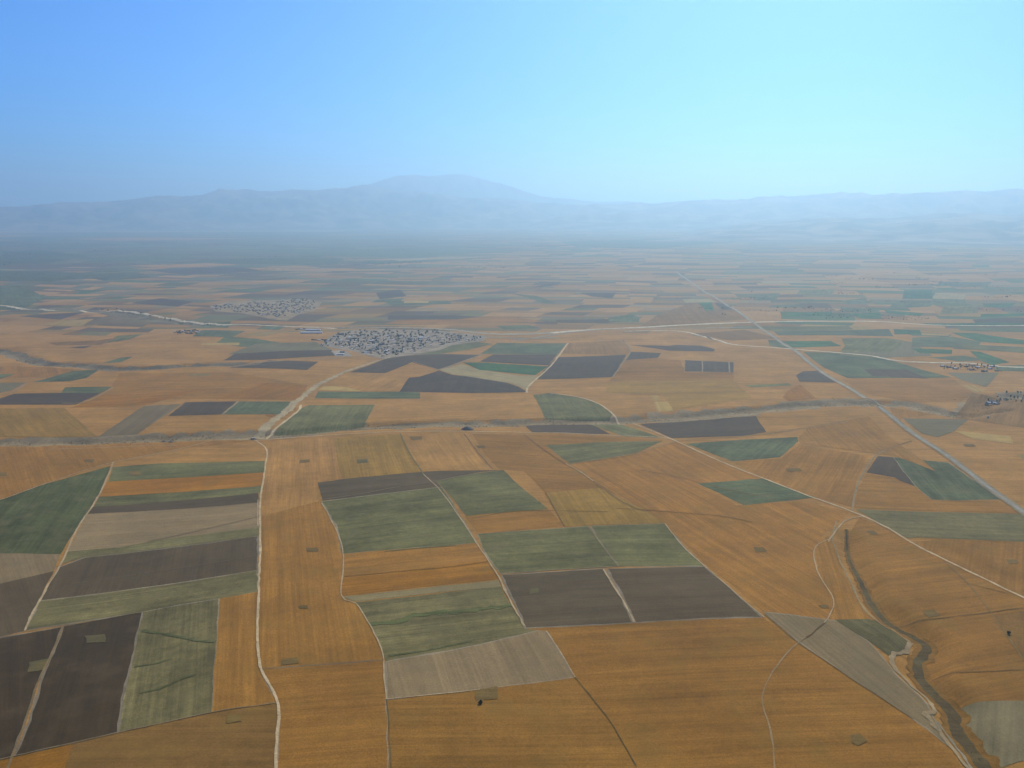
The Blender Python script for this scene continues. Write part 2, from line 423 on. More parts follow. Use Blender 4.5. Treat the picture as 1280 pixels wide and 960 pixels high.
exec_fields = '''
G 0 141,584 200,579 331,575 330,590 136,601
O 0 135,601 330,590 327,606 124,618
G 0 124,618 327,606 325,614 117,630
D 0 116,630 323,614 323,625 107,639 k.85
L 0 107,639 323,625 323,655 270,663 200,669 150,678 84,684
E 0 84,684 150,678 200,669 323,655 323,667 200,681 105,691 76,698
D 3 104,691 200,681 322,667 322,711 190,727 49,743 71,703
E 3 49,743 190,727 322,711 323,738 275,746 177,760 31,782
E 3 177,760 275,745 270,820 265,894 145,917
W 0 275,745 323,738 323,815 328,840 345,872 346,883 265,893
X 3 79,777 177,760 160,845 145,916 20,943
X 3 -90,808 0,792 77,778 66,812 45,860 15,944 -30,952 -120,975
F 0 -150,672 0,624 50,606 138,583 128,608 95,657 75,687 0,687 -150,690
L 0 -150,690 0,687 75,687 66,707 0,722 -150,760 k.9
D 0 -150,760 0,722 66,707 45,748 30,783 0,791 -150,825
O 0 -100,975 0,949 90,929 80,962 60,1000 -100,1030 k.85
N 0 90,929 145,917 265,893 346,883 350,910 345,962 340,1030 60,1030 80,962
P 0 335,549 416,546 424,600 396,603 398,626 327,641 331,590 334,566
W 0 327,641 401,625 420,655 429,690 429,748 446,757 460,780 477,815 479,829 325,839 323,780 325,700
W 3 325,839 479,829 482,850 484,878 487,960 489,1030 340,1030 346,960 350,905 347,880 330,850
Y 0 418,547 500,543 513,568 530,594 429,600 424,590 k1.05
P 0 502,543 640,542 665,568 660,590 578,588 545,590 530,592
W 0 590,543 700,543 830,551 800,566 712,580 740,600 800,640 750,612 682,618 655,589 625,588 612,575 k.96
W 0 712,580 800,566 845,553 900,578 962,601 872,607 920,634 1000,628 1062,640 1050,652 1030,668 1018,690 1020,715 1040,748 1042,766 1038,782 955,773 890,718 830,657 790,632 k1.02
D 0 397,604 430,600 525,592 545,590 628,588 600,591 570,598 545,603 552,612 403,625
G 2.5 402,626 552,611 568,634 597,679 428,692 420,655
W 0 428,692 597,679 610,703 428,723 k1.05
O 0 428,723 608,703 623,727 427,746 k.92
A 0 427,747 623,729 626,737 520,746 444,754 k.8
E 0 444,755 626,737 638,762 652,786 681,792 600,811 482,831 470,800 458,775
L 3 482,831 600,811 681,792 719,854 600,867 484,879
G 0 545,603 600,592 629,588 655,614 685,637 583,645 563,622
W 0 581,645 685,637 706,658 597,667 k1.06
G 2.5 597,667 735,659 757,690 772,713 626,720 608,695
G 2.5 738,659 831,657 856,688 881,713 773,713 757,690
D 3 627,722 755,716 772,745 790,786 656,791 640,750
D 3 759,716 880,714 920,750 953,780 794,786 776,748
Y 0 680,618 750,612 800,638 830,656 706,659
W 0 656,792 953,781 985,800 1060,853 1140,902 1190,940 1215,985 1260,1030 850,1030 796,960 760,905 720,854 684,795 k.97
W 0 484,879 600,867 719,854 760,905 796,960 850,1030 489,1030 487,960 k.92
G 0 682,556 760,553 828,553 795,567 712,579
T 0 858,556 930,550 997,546 998,552 975,572 915,577
T 0 872,606 962,597 1022,622 930,634
W 0 915,578 977,573 1000,556 1085,571 1070,600 1066,634 1010,619 962,600 k.97
Q 0 1083,590 1097,571 1116,573 1132,590 1144,607 1125,600 1118,596
T 2 1116,573 1185,580 1225,606 1250,624 1200,625 1165,624 1146,608
W 0 1083,591 1118,597 1146,609 1165,625 1248,626 1275,642 1068,635 1072,610 k.95
E 0 1070,637 1170,640 1290,643 1290,677 1150,671 1135,672 1110,660
W 0 1172,673 1290,677 1290,752 1240,728 1200,708 1140,678 k.92
W 0 1075,647 1110,661 1140,679 1200,709 1290,752 1290,758 1180,775 1130,783 1105,768 1090,745 1075,715 1062,690 1060,668 k.93
W 0 1098,770 1130,783 1180,776 1156,812 1122,795 k.93
W 0 1152,808 1180,776 1290,758 1290,762 1244,772 1262,800 1290,840 1290,876 1197,881 1172,862 1156,838 k.85
W 0 1040,668 1050,700 1060,730 1080,768 1095,779 1042,781 1043,762 1022,720 1020,690 1028,675
N 0 1243,772 1290,762 1290,840 1268,808
L 2.5 955,773 1048,783 1085,808 1112,838 1122,850 1150,872 1166,896 1190,938 1140,903 1060,853 1010,819 k.85
E 0 1042,781 1095,779 1115,787 1138,800 1130,813 1115,827 1082,806 k.72
Z 0 1197,881 1290,876 1290,952 1240,953 1212,920 k1.2
W 0 -100,558 0,556 200,551 318,548 225,560 142,578 50,606 0,624 -100,650 k.95
W 0 150,468 280,468 385,482 330,480 270,500 100,500 137,486
W 0 757,447 822,450 850,452 856,466 917,466 917,476 760,475 767,470 k.95
N 0 860,416 930,412 975,424 915,425 885,420
W 0 1050,475 1190,471 1201,481 1218,492 1200,503 1140,505 1090,498 1070,487
O 0 330,520 366,503 372,512 345,524 k.9
W 0 1112,513 1172,520 1128,526 1118,531
W 0 500,400 640,396 680,402 560,407 480,405
N 0 700,428 780,424 788,440 783,445 705,441 k1.25
W 0 0,455 60,458 95,463 60,472 0,470
S 0 236,470 262,469 262,472 236,473 k.6
G 0 342,540 357,526 372,512 386,506 469,505 455,531 400,537
Q 0 210,521 232,504 296,503 278,519 k.95
T 0 279,519 298,503 366,502 350,518
J 0 122,545 180,508 226,506 172,542
O 0 88,510 130,495 255,489 180,507 k.9
Q 0 0,507 0,499 18,493 77,492 137,486 122,494 95,506
T 0 76,492 82,485 140,484 125,492
Z 0 -40,478 32,478 14,489 -40,500
T 0 40,478 90,464 125,463 108,473 88,477 k.8
T 0 -40,466 20,466 0,472 -40,475
T 0 127,455 150,446 166,445 152,453
G 0 127,429 147,419 180,417 162,424
Q 0 85,433 115,431 105,434
N 0 60,428 120,425 147,421 127,430 70,431
Q 0 25,397 60,393 106,391 75,400
J 0 103,406 135,395 176,394 158,403
Q 0 163,380 200,374 243,378 222,384
S 0 52,405 80,401 118,399 100,407 k.8
T 0 250,408 258,402 288,401 285,410
T 0 241,422 252,413 307,415 290,423
S 0 300,421 340,414 362,415 330,422 k.7
T 0 271,429 282,422 323,425 350,429 323,434 300,434
S 0 252,430 300,429 299,432 252,432
T 0 319,412 330,407 359,407 348,413
Z 0 285,444 320,430 395,428 416,438 340,443
Q 0 279,452 294,443 415,438 420,446 328,452
Q 0 286,463 323,458 336,453 398,454 384,465
T 0 393,497 398,489 500,488 525,489 525,497
S 0 398,487 405,482 445,483 450,488
O 0 270,500 330,480 385,482 372,500 k.85
P 0 470,504 520,498 670,491 680,521 560,525 458,531
P 0 410,478 440,466 480,468 505,478 499,487 450,487
Q 0 437,466 490,446 516,452 481,466
Q 0 488,446 546,441 601,443 576,452 548,461 516,453
G 0 490,444 531,434 587,426 617,429 587,435 550,441
Q 0 499,488 511,471 523,470 549,462 565,467 625,472 647,480 660,487 590,489 k.85
A 0 549,461 578,455 595,460 650,467 672,466 664,479 658,484 640,476 565,466
T 0 600,441 621,428 708,428 697,442
Q 0 600,452 617,442 697,442 686,456
B 0 578,453 600,453 685,457 669,466 600,461
Q 0 669,471 697,446 783,445 767,470
Q 0 781,452 787,441 827,443 822,449
Q 0 787,432 836,433 845,431 875,432 894,438 892,441 836,440
Q 2 856,452 917,454 917,466 856,465
G 0 666,491 690,488 720,495 746,503 765,518 762,523 682,522
Q 0 655,530 740,529 750,536 763,543 665,540
G 0 735,529 765,527 790,535 830,549 780,546
Q 0 800,530 945,522 958,540 930,545 840,549
S 0 813,495 822,495 826,503 817,503 k.9
S 0 817,504 838,504 844,515 822,516
Y 0 757,490 760,476 915,475 940,500 842,515 828,495 813,494
G 0 930,483 985,481 990,484 940,486 k1.2
Q 0 995,470 1004,465 1027,464 1049,481 999,479
T 0 1004,442 1060,443 1108,448 1190,470 1060,474 1030,460
Q 0 1080,461 1134,460 1160,472 1090,470
B 0 982,427 1038,427 1052,433 990,436
T 0 968,415 1111,413 1117,422 1060,420 973,420 k.8
Z 0 1050,445 1060,430 1110,424 1145,430 1165,445 1110,447
B 0 1139,436 1190,438 1190,443 1150,442
B 0 1212,439 1225,440 1262,452 1240,455 1225,450
B 0 1190,416 1220,416 1290,425 1290,431 1225,428
T 0 1130,415 1190,418 1185,422 1140,421
B 0 1150,403 1290,401 1290,405 1180,407 k.8
S 0 1150,417 1187,418 1185,420 1152,420 k.8
T 0 1245,456 1290,455 1290,463 1245,462
Z 0 1184,464 1249,464 1232,484 1201,473
S 0 1201,481 1218,481 1232,489 1218,491 k.8
Z 0 1128,526 1210,526 1192,540 1172,547 1153,543
S 0 1193,539 1263,544 1267,554 1215,548 k1.0
S 0 1270,569 1290,569 1290,585 k.7
N 0 1215,492 1290,500 1290,535 1210,526 1192,524 k1.05
W 0 1010,534 1085,524 1110,545 1170,590 1116,571 1000,555 998,547
O 0 978,500 985,491 1000,483 1020,502 985,505 k.85
Y 0 0,545 0,512 80,510 122,545 k.95
N 0 870,375 895,372 935,400 800,408 820,394 k1.1
B 0 873,377 889,377 893,389 882,389
Q 0 893,378 905,380 915,388 903,389
A 0 853,374 888,374 897,378 857,378
Q 0 693,399 760,398 795,399 760,403 700,403
T 0 760,396 790,392 800,396 798,402 762,402
T 0 620,409 660,407 676,411 630,413
Q 0 470,366 500,362 508,370 475,374
T 0 480,378 560,377 565,381 490,383
Q 0 485,395 565,395 600,397 570,400 485,400
T 0 470,375 505,373 500,379 465,378
S 0 505,377 537,378 535,380 505,380
Q 0 665,361 700,352 690,359
T 0 640,367 670,370 695,379 680,379 650,370
Q 0 725,366 770,366 765,374 740,371
T 0 940,368 975,367 970,375 942,375
T 0 965,381 1000,380 1005,384 960,385
T 0 1050,376 1082,373 1086,379 1060,381
B 0 1062,393 1100,391 1102,399 1075,399
B 0 1105,388 1155,391 1150,394 1110,392
T 0 1050,384 1075,386 1100,387 1098,391 1052,391
B 0 1130,363 1165,362 1166,374 1128,374 k.8
T 0 1165,374 1206,371 1208,379 1168,380
A 0 1170,365 1208,367 1205,373 1165,373
B 0 1228,379 1270,378 1262,385 1230,384
Q 0 1215,398 1290,395 1290,403 1220,402
F 0 -60,312 60,314 110,320 60,330 -60,332
F 0 -60,337 90,340 150,345 60,352 -60,350
T 0 -60,357 30,358 60,372 30,384 -60,386
F 0 90,344 170,341 190,347 130,351
F 0 240,325 330,322 430,323 420,330 300,331
T 0 330,312 560,310 640,314 500,322 380,320
F 0 700,302 860,298 930,302 820,311 720,309
T 0 60,322 200,319 260,322 150,328
Q 0 180,338 300,334 330,339 230,343
F 0 430,327 520,324 560,326 470,331
A 0 480,323 560,321 620,322 500,326
P 0 160,331 260,329 300,332 200,335
A 0 -60,289 120,288.6 430,288 430,289.6 120,290.4 -60,291
P 0 60,299 200,297 320,298 180,301
S 0 380,293 470,292 520,293 440,294.5 k.6
T 0 960,425 982,427 990,436 1002,441 962,433 k.9
G 0 1052,424 1110,424 1128,431 1112,441 1050,441 1056,433
T 0 1140,424 1190,421 1226,428 1222,436 1140,434
G 0 1190,431 1290,434 1290,441 1230,438 1192,437
T 0 1160,447 1205,445 1236,450 1200,451
B 0 1117,413 1150,414 1152,419 1118,419 k.8
G 0 945,410 1060,409 1066,413 968,415
T 0 1195,408 1290,409 1290,415 1200,413
B 0 1226,392 1290,391 1290,394 1226,395
T 0 1120,377 1165,376 1164,384 1110,386
G 0 1180,383 1225,381 1222,391 1175,392
B 0 985,392 1040,391 1038,396 980,397
T 0 1175,352 1240,351 1236,357 1170,358
G 0 1000,364 1045,362 1040,369 995,370
A 0 950,352 1000,351 1010,354 955,355
'''
for ln in exec_fields.strip().splitlines():
    a = ln.split(); kk = 1.0
    if a[-1][0] == 'k': kk = float(a[-1][1:]); a = a[:-1]
    field(a[0], ' '.join(a[2:]), margin=float(a[1]), k=kk)

# gully on the right: olive bed with slope shade painted into its dark colour, brown slope, pale eroded bank
strip(R4, [6, 42], 'gully_slope', (.205, .112, .024), M_wheat, .35, dz=.79, step=7)
strip(R4, [2.5, 20], 'gully', (.092, .070, .034), M_green, .3, dz=.8, step=7)
track('1046,652 1041,672 1050,695 1060,718 1068,738 1078,757 1090,773 1104,781 1122,789 1138,799', [3, 4.5], 'eroded_bank', (.29, .23, .13), M_track, .8)
track('1138,799 1133,812 1118,820 1113,829 1122,843 1133,853 1143,862 1156,868 1164,880 1166,892 1158,896 1166,910 1186,930 1215,962', 6.5, 'eroded_bank', (.31, .25, .16), M_track, .9)
track('1172,902 1185,915 1200,935 1222,962', 5, 'eroded_bank', (.26, .24, .19), M_scrub, .6)

for s_, wd_, cl_ in (('178,785 215,793 245,800 269,803', 5.5, (.088, .102, .045)), ('168,833 190,830 215,824', 4.5, (.105, .115, .05)), ('175,867 200,862 225,850 245,845', 4.5, (.105, .115, .05)),
                   ('462,783 500,780 520,772 560,768', [8, 17], (.108, .13, .05)), ('560,770 600,766 640,762', [14, 10], (.110, .130, .05)), ('486,824 540,816 590,806', 4, (.105, .118, .05)),
                   ('770,638 800,640 850,644 900,648 940,655', 2.2, (.17, .095, .025)), ('590,648 640,640 700,640 760,642', 2.2, (.18, .11, .02)), ('800,588 850,598 900,612 950,622', 2.0, (.20, .11, .03)),
                   ('1260,742 1200,727', 1.5, (.16, .10, .03)), ('430,722 500,716 560,711 612,704', 3, (.21, .11, .018)), ('480,690 520,686 570,682', 3, (.13, .14, .06))):
    strip(s_, wd_, 'dark_streak', cl_, M_green if cl_[1] > cl_[0] else M_wheat, .9, dz=.79, step=8)

# ------------------------------------------------------------------ tracks and roads
track('0,624 50,606 100,590 142,578', 3.5, wv=.5)
track('142,578 190,568 225,560 278,546 300,543', 4.5)
track('60,561.5 140,558.5 200,556 222,556', 4.5)
track('142,578 137,590 130,605 115,630 97,655 80,690 65,715 45,750 35,770 30,783', 5.0)
track('79,778 65,812 45,860 35,890 16,944 0,985', 4.0, col=(.25, .19, .11))
track('317,547 324,552 333,560 332,580 329,600 325,625 325,660 325,700 323,740 322,780 323,815 327,840 338,860 348,885 348,910 345,960 343,1010', 3.6)
track('322,622 322,654', 3.5)
track('68,703 100,690 120,687 200,680 322,667', 2.4, col=(.24, .19, .13))
track('90,722 200,708 322,692', 2.0, col=(.17, .14, .10))
track('185,671 240,660 322,642', 3.0, col=(.24, .19, .14))
track('0,948 20,943 145,917 265,893 346,882', 2.6, col=(.26, .21, .13), jit=.8)
track('0,791 30,784 90,775 177,760', 2.6, col=(.26, .22, .15), jit=.8)
track('325,839 400,834 479,829', 1.6, col=(.27, .17, .08))
track('402,628 415,650 427,680 430,705 427,746 445,757 460,780 477,815 480,850 484,878', 3.0)
track('484,878 487,915 490,965 493,1020', 1.8, col=(.16, .14, .06))
track('484,878 540,873 600,867', 2.4, jit=.6)
track('402,624 460,617 500,610 537,605 570,598 600,592', 3.2, col=(.28, .235, .165))
track('628,588 645,587', 3, col=(.28, .22, .14))
track('500,543 513,568 530,595', 3.4, col=(.16, .14, .065))
track('530,595 550,615 570,640 590,670 607,697 625,728', 3.4)
track('625,728 640,760 655,788', 4.4, jit=.8)
track('682,795 700,822 719,854', 2.6)
track('719,854 740,880 762,907 796,962', 1.8, col=(.14, .10, .045), jit=.8)
track('580,543 600,568 616,587', 2.4, col=(.17, .10, .05))
track('655,543 680,562 707,580', 2.4, col=(.17, .10, .05))
track('707,579 725,590 742,603', 4.0)
track('742,603 760,618 785,634 808,643', 2.6, col=(.25, .18, .095))
track('682,618 706,659', 2.4, col=(.19, .12, .05))
track('736,660 757,690 773,713', 3.0, col=(.29, .24, .15))
track('626,721 690,717 772,713', 2.8, col=(.29, .245, .16), jit=.8)
track('754,717 770,745 782,765 792,786', 4.0, jit=.8)
track('831,657 855,688 890,722 925,755 955,780', 3.0)
track('955,776 985,801 1010,820 1060,853 1100,878 1140,903', 3.0, col=(.26, .20, .125), jit=.6)
track('318,549 400,544 480,541 560,540 620,540 700,541 760,544.5 830,548.5 845,553', 4.2)
track('845,552 935,545 1000,536 1060,529', 3.4, col=(.29, .23, .15))
track('845,553 820,561 800,567 760,573 712,580', 2.6, col=(.29, .22, .14))
track('688,489 720,494 745,503 762,514 770,522 776,528', 5.5)
track('790,529 810,537 845,553 900,577 960,600 1010,620 1065,640 1110,660 1140,678 1200,708 1290,752 1400,800', 4.6)
track('1066,638 1069,615 1077,595 1092,573 1105,565', 5.0, col=(.31, .27, .19))
track('1105,565 1115,560 1140,552', 5.0, col=(.22, .16, .09))
track('1077,646 1066,648 1055,653 1045,663 1038,673 1036,678', 4.0)
track('1038,674 1020,685 1018,705 1025,725 1040,750 1041,765 1030,785 1010,803', 2.8)
track('1010,803 990,818 970,842 955,870 953,890 962,920 968,962 970,1010', 3.0, col=(.36, .27, .16), jit=.7)
track('1030,786 1008,805', 4.2, col=(.15, .10, .05), jit=.5)
track('1182,702 1210,730 1240,770 1290,842', 2.6, col=(.23, .19, .10))
track('1105,781 1180,775 1290,758', 2.0, col=(.17, .13, .07))
track('1165,846 1220,843 1290,838', 1.8, col=(.13, .09, .04))
# mid distance
track('320,546 333,533 346,523 361,512 368,503 376,498 396,482 412,474.5 440,462.5 470,452 484,448', [30, 12], 'dry_stream_bed', (.38, .32, .21), M_scrub, .5)
track('330,545 352,530 373,513 376,506', 7, col=(.55, .47, .33))
track('345,524 361,512 366,502', 6, col=(.37, .31, .21))
track('484,448 500,441 520,438 545,434 565,428 600,424', 16, 'village_street', (.34, .30, .225), M_track, .5)
track('286,458 330,455 420,449 455,444 484,446', 11, col=(.31, .26, .19))
track('658,488 663,477 690,455 700,442 710,428', 7)
track('548,461 580,452 603,442', 7, col=(.26, .23, .17))
track('516,452 548,461', 5, col=(.26, .2, .13))
track('766,470 788,440 775,424', 6, col=(.26, .20, .12))
track('878,452.5 878,465.5', 5, col=(.26, .23, .18)); track('911,453.5 912,466', 5, col=(.26, .23, .18))
track('0,494.5 18,490 34,478', 6, col=(.27, .23, .17))
track('78,504.5 100,504 118,498 142,485', 5, col=(.33, .26, .16))
track('278,519 298,503', 7, col=(.30, .25, .16)); track('190,530 232,504', 5, col=(.24, .19, .12))
track('95,456 110,460 140,463.5 170,463 220,460', 9, 'eroded_bank', (.38, .33, .24), M_scrub, 1.0)
track('600,530 660,530.5 690,524', 4.5, col=(.36, .31, .22), jit=.8)
track('440,533 520,531', 5, 'eroded_bank', (.32, .27, .18), M_scrub, .9)
track('395,537.5 430,536', 5, 'eroded_bank', (.36, .3, .2), M_scrub, .9)
track('900,524 940,521', 5, 'eroded_bank', (.34, .3, .22), M_scrub, .9)
# river and highway
RIV = (.58, .54, .45)
track('-60,379 0,381 60,386 120,389 150,389 200,396 260,402 330,406 385,408.5 420,412', 26, 'river_bed', (.56, .51, .41), M_track, .6)
track('380,409 440,411 500,410.5 560,413 620,418 690,416', [22, 44], 'river_bed', (.33, .30, .24), M_track, .7)
track('690,416 742,412 800,408.5 860,405 940,404 1030,402.5 1100,402.5 1160,405 1290,406 1500,408', [34, 20], 'highway', (.60, .57, .50), M_track, .25)
track('640,425 700,417 760,411 830,409 940,409.5', 18, 'river_bed', (.27, .26, .23), M_scrub, .8)
track('780,414 845,412.5 880,420 900,425 920,431 985,438 1040,442 1085,445 1120,450 1160,452 1210,453 1240,456 1290,458 1500,462', [15, 20], 'river_bed', RIV, M_scrub, .5)
track('865,419 882,419.5 889,423', 14, 'river_bed', (.09, .10, .09), M_scrub, .5)
track('580,420 640,422 700,421', 26, 'river_bed', (.24, .22, .17), M_scrub, .8)
# straight asphalt road: verge, then asphalt
RD1 = '845,340 872,358 902,377 940,403 990,438 1030,468 1062,489 1082,502'
RD2 = '1098,512 1130,535 1170,562 1220,598 1280,641 1400,728'
for s_ in (RD1, RD2):
    track(s_, 21, 'road_verge', (.25, .215, .15), M_scrub, .2, wv=0)
track(RD1, 9.5, 'road', (.30, .30, .29), M_track, .06, wv=0)
track(RD2, 9.5, 'road', (.25, .26, .26), M_track, .06, wv=0)
track('1076,500 1090,503 1105,508 1125,511 1140,512', 6, col=(.38, .34, .27))

# ------------------------------------------------------------------ hills
def tex_hill(name, col, col2):
    m = bpy.data.materials.new(name); m.use_nodes = True; n = m.node_tree.nodes; l = m.node_tree.links
    b = n['Principled BSDF']; b.inputs['Roughness'].default_value = 1; b.inputs['Specular IOR Level'].default_value = 0.05
    ge = n.new('ShaderNodeNewGeometry'); t = n.new('ShaderNodeTexNoise'); t.inputs['Scale'].default_value = .0012; t.inputs['Detail'].default_value = 8
    l.new(ge.outputs['Position'], t.inputs['Vector']); r = n.new('ShaderNodeValToRGB')
    r.color_ramp.elements[0].position = .4; r.color_ramp.elements[1].position = .62
    r.color_ramp.elements[0].color = (*col, 1); r.color_ramp.elements[1].color = (*col2, 1)
    l.new(t.outputs['Fac'], r.inputs[0]); l.new(r.outputs[0], b.inputs['Base Color']); return m
M_hill = tex_hill('hill_slopes', (.10, .08, .055), (.34, .24, .16))
def crest_fn(s):
    P = pts(s); xs = [p[0] for p in P]; ys = [p[1] for p in P]
    return lambda x: float(np.interp(x, xs, ys))
def hills(crest, base, top, back, seed, x0, x1, rough, name='hills', foot=None):
    """crest(px) is the skyline height in pixels; base/top/back are distances of foot, ridge and rear foot"""
    f = crest_fn(crest); cols = list(np.arange(x0, x1 + 1, 2.6)); nr = 64
    V = []; Fc = []
    for px in cols:
        az = math.atan((px - 640) / FOC / CP)
        e = min((px - x0), (x1 - px)) / 60.0; e = max(0.0, min(1.0, e)); e = e * e * (3 - 2 * e)
        for r_ in range(nr):
            t = r_ / (nr - 1) * 1.5
            D = base + (top - base) * t if t < 1 else top + (back - top) * (t - 1) * 2
            x, y = D * math.sin(az), D * math.cos(az)
            hc = (CAM_H + (262 - f(px)) / FOC * top) * e
            u = t if t < 1 else 1 - (t - 1) * 2
            prof = u ** 1.35
            nz = mnoise.ridged_multi_fractal((x / rough, y / rough, seed), 0.9, 2.1, 6, 1.0, 2.0) / 2.4
            nz2 = mnoise.fractal((x / (rough * .35), y / (rough * .35), seed + 9), 1.0, 2.0, 4)
            amp = u * (1 - u ** 5 * .93) * 1.5
            z = hc * (prof + amp * (nz - .42) * .85 + nz2 * .11 * min(1, u * 2) * (1 - .55 * u) + (nz - .4) * .10 * u) + (-30 if u <= 0 else 0)
            V.append((x, y, max(z, -30)))
    n = len(cols)
    for i in range(n - 1):
        for j in range(nr - 1):
            a = i * nr + j; Fc.append((a, a + nr, a + nr + 1, a + 1))
    me = bpy.data.meshes.new(name); me.from_pydata(V, [], Fc); me.polygons.foreach_set('use_smooth', [True] * len(Fc))
    me.materials.append(M_hill); o = bpy.data.objects.new(name, me); C.objects.link(o); o['kind'] = 'structure'
hills('-250,272 -100,266 0,262 60,258 100,255 150,253 200,249 250,246 300,241 350,239 400,237 460,236 520,240 580,245 640,250 700,256 760,262 860,275', 29500, 34500, 41000, 1.3, -260, 880, 2900)
hills('340,262 420,244 455,237 480,229 510,225 545,222 600,224 640,233 665,241 690,247 730,251 790,254 860,258 900,262', 38000, 42000, 50000, 4.7, 340, 960, 5200, 'mountain')
hills('690,262 760,256 800,255 850,253 900,252 960,249 1000,246 1060,246 1110,246 1150,245 1200,244 1250,243 1330,245 1500,249', 26000, 35000, 45000, 8.2, 640, 1560, 3400)
hills('820,292 880,283 940,276 1000,272 1040,270 1100,272 1150,267 1200,266 1250,269 1330,263 1500,260', 17500, 26000, 33000, 12.9, 800, 1560, 2600)

# ------------------------------------------------------------------ mesh helpers for things
class MB:
    def __init__(s): s.v = []; s.f = []
    def box(s, cx, cy, z0, sx, sy, sz, rz=0.0, taper=0.0):
        c, q = math.cos(rz), math.sin(rz); b = len(s.v)
        for z, k in ((z0, 1), (z0 + sz, 1 - taper)):
            for ax, ay in ((-1, -1), (1, -1), (1, 1), (-1, 1)):
                x, y = ax * sx / 2 * k, ay * sy / 2 * k; s.v.append((cx + x * c - y * q, cy + x * q + y * c, z))
        s.f += [(b, b + 3, b + 2, b + 1), (b + 4, b + 5, b + 6, b + 7), (b, b + 1, b + 5, b + 4), (b + 1, b + 2, b + 6, b + 5), (b + 2, b + 3, b + 7, b + 6), (b + 3, b, b + 4, b + 7)]
    def gable(s, cx, cy, z0, sx, sy, h, over=.5):
        b = len(s.v); x, y = sx / 2 + over, sy / 2 + over
        s.v += [(cx - x, cy - y, z0), (cx + x, cy - y, z0), (cx + x, cy + y, z0), (cx - x, cy + y, z0), (cx - x + .1, cy, z0 + h), (cx + x - .1, cy, z0 + h)]
        s.f += [(b, b + 3, b + 2, b + 1), (b, b + 1, b + 5, b + 4), (b + 2, b + 3, b + 4, b + 5), (b + 3, b, b + 4), (b + 1, b + 2, b + 5)]
    def cyl(s, x, y, z0, z1, r0, r1, n=7, lean=(0, 0)):
        b = len(s.v)
        for z, r, dx, dy in ((z0, r0, 0, 0), (z1, r1, *lean)):
            for k in range(n): a = 6.2832 * k / n; s.v.append((x + dx + r * math.cos(a), y + dy + r * math.sin(a), z))
        for k in range(n): s.f.append((b + k, b + (k + 1) % n, b + n + (k + 1) % n, b + n + k))
        s.f.append(tuple(b + n + k for k in range(n)))
    def mesh(s, name, m, smooth=False):
        me = bpy.data.meshes.new(name); me.from_pydata(s.v, [], s.f); me.materials.append(m)
        if smooth: me.polygons.foreach_set('use_smooth', [True] * len(s.f))
        return me
def link(name, me, parent=None, loc=(0, 0, 0), rz=0.0):
    o = bpy.data.objects.new(name, me); C.objects.link(o); o.location = loc; o.rotation_euler = (0, 0, rz)
    if parent: o.parent = parent
    return o
def tag(o, label, cat, group=None):
    o['label'] = label; o['category'] = cat
    if group: o['group'] = group
    return o
W_mud = simple('mud_wall', (.19, .155, .11)); W_white = simple('whitewash_wall', (.66, .62, .54)); W_brick = simple('brick_wall', (.16, .12, .10))
W_grey = simple('grey_wall', (.145, .125, .105))
R_metal = simple('pale_metal_roof', (.78, .74, .66), .75, .1, .4); R_slate = simple('grey_slate_roof', (.125, .108, .09), .8, .15, .4)
R_mud = simple('mud_roof', (.20, .165, .12), .9); R_blue = simple('blue_metal_roof', (.16, .25, .25), .6); R_rust = simple('rusty_roof', (.16, .11, .09), .8)
M_dark = simple('dark_opening', (.02, .02, .02), .6, 0); M_glass = simple('window_glass', (.04, .05, .06), .2, 0); M_door = simple('wood_door', (.10, .07, .045))
def house_meshes(kind, wall, roof, L, Wd, h):
    b = MB(); b.box(0, 0, -1.0, L, Wd, h + 1.0)
    if kind == 'ell': b.box(-L / 2 + Wd * .42, -Wd * .85, -1.0, Wd * .84, Wd * .9, h + .75)
    b.box(L * .5 + 3.5, 0, -1, 7.0, .35, 2.7); b.box(L * .5 + 7.0, -Wd * .7, -1, .35, Wd * 1.4, 2.7)   # yard wall
    walls = b.mesh('house_wall', wall)
    r = MB()
    if kind == 'flat': r.box(0, 0, h, L + .7, Wd + .7, .35)
    else:
        r.gable(0, 0, h + .02, L, Wd, 1.9)
        if kind == 'ell': r.box(-L / 2 + Wd * .42, -Wd * .85 - .1, h - .22, Wd * .84 + .6, Wd * .9 + .4, .3)
    rf = r.mesh('roof', roof)
    wn = MB()
    wn.box(0, 0, 0, 1.3, .12, 1.3)
    dn = MB(); dn.box(0, 0, 0, 1.2, .14, 2.1)
    return walls, rf, wn.mesh('window', M_glass), dn.mesh('door', M_door), L, Wd, h
HK = [('gable', W_white, R_metal, 12, 7, 3.2, 'white-walled house with pale metal roof'),
      ('gable', W_mud, R_metal, 14, 7.5, 3.0, 'mud house with pale metal roof'),
      ('gable', W_grey, R_slate, 13, 8, 3.2, 'house with dark grey roof'),
      ('flat', W_mud, R_mud, 11, 7, 3.0, 'flat-roofed mud house'),
      ('ell', W_mud, R_slate, 14, 7, 3.1, 'L-shaped house with dark grey roof'),
      ('ell', W_grey, R_mud, 13, 7, 3.0, 'L-shaped house with mud-coloured roof'),
      ('gable', W_brick, R_rust, 12, 7, 3.2, 'brick house with rust-brown roof'),
      ('gable', W_white, R_blue, 12, 7.5, 3.3, 'house with blue-green metal roof')]
HM = [house_meshes(*k[:6]) for k in HK]
HPROT = {}
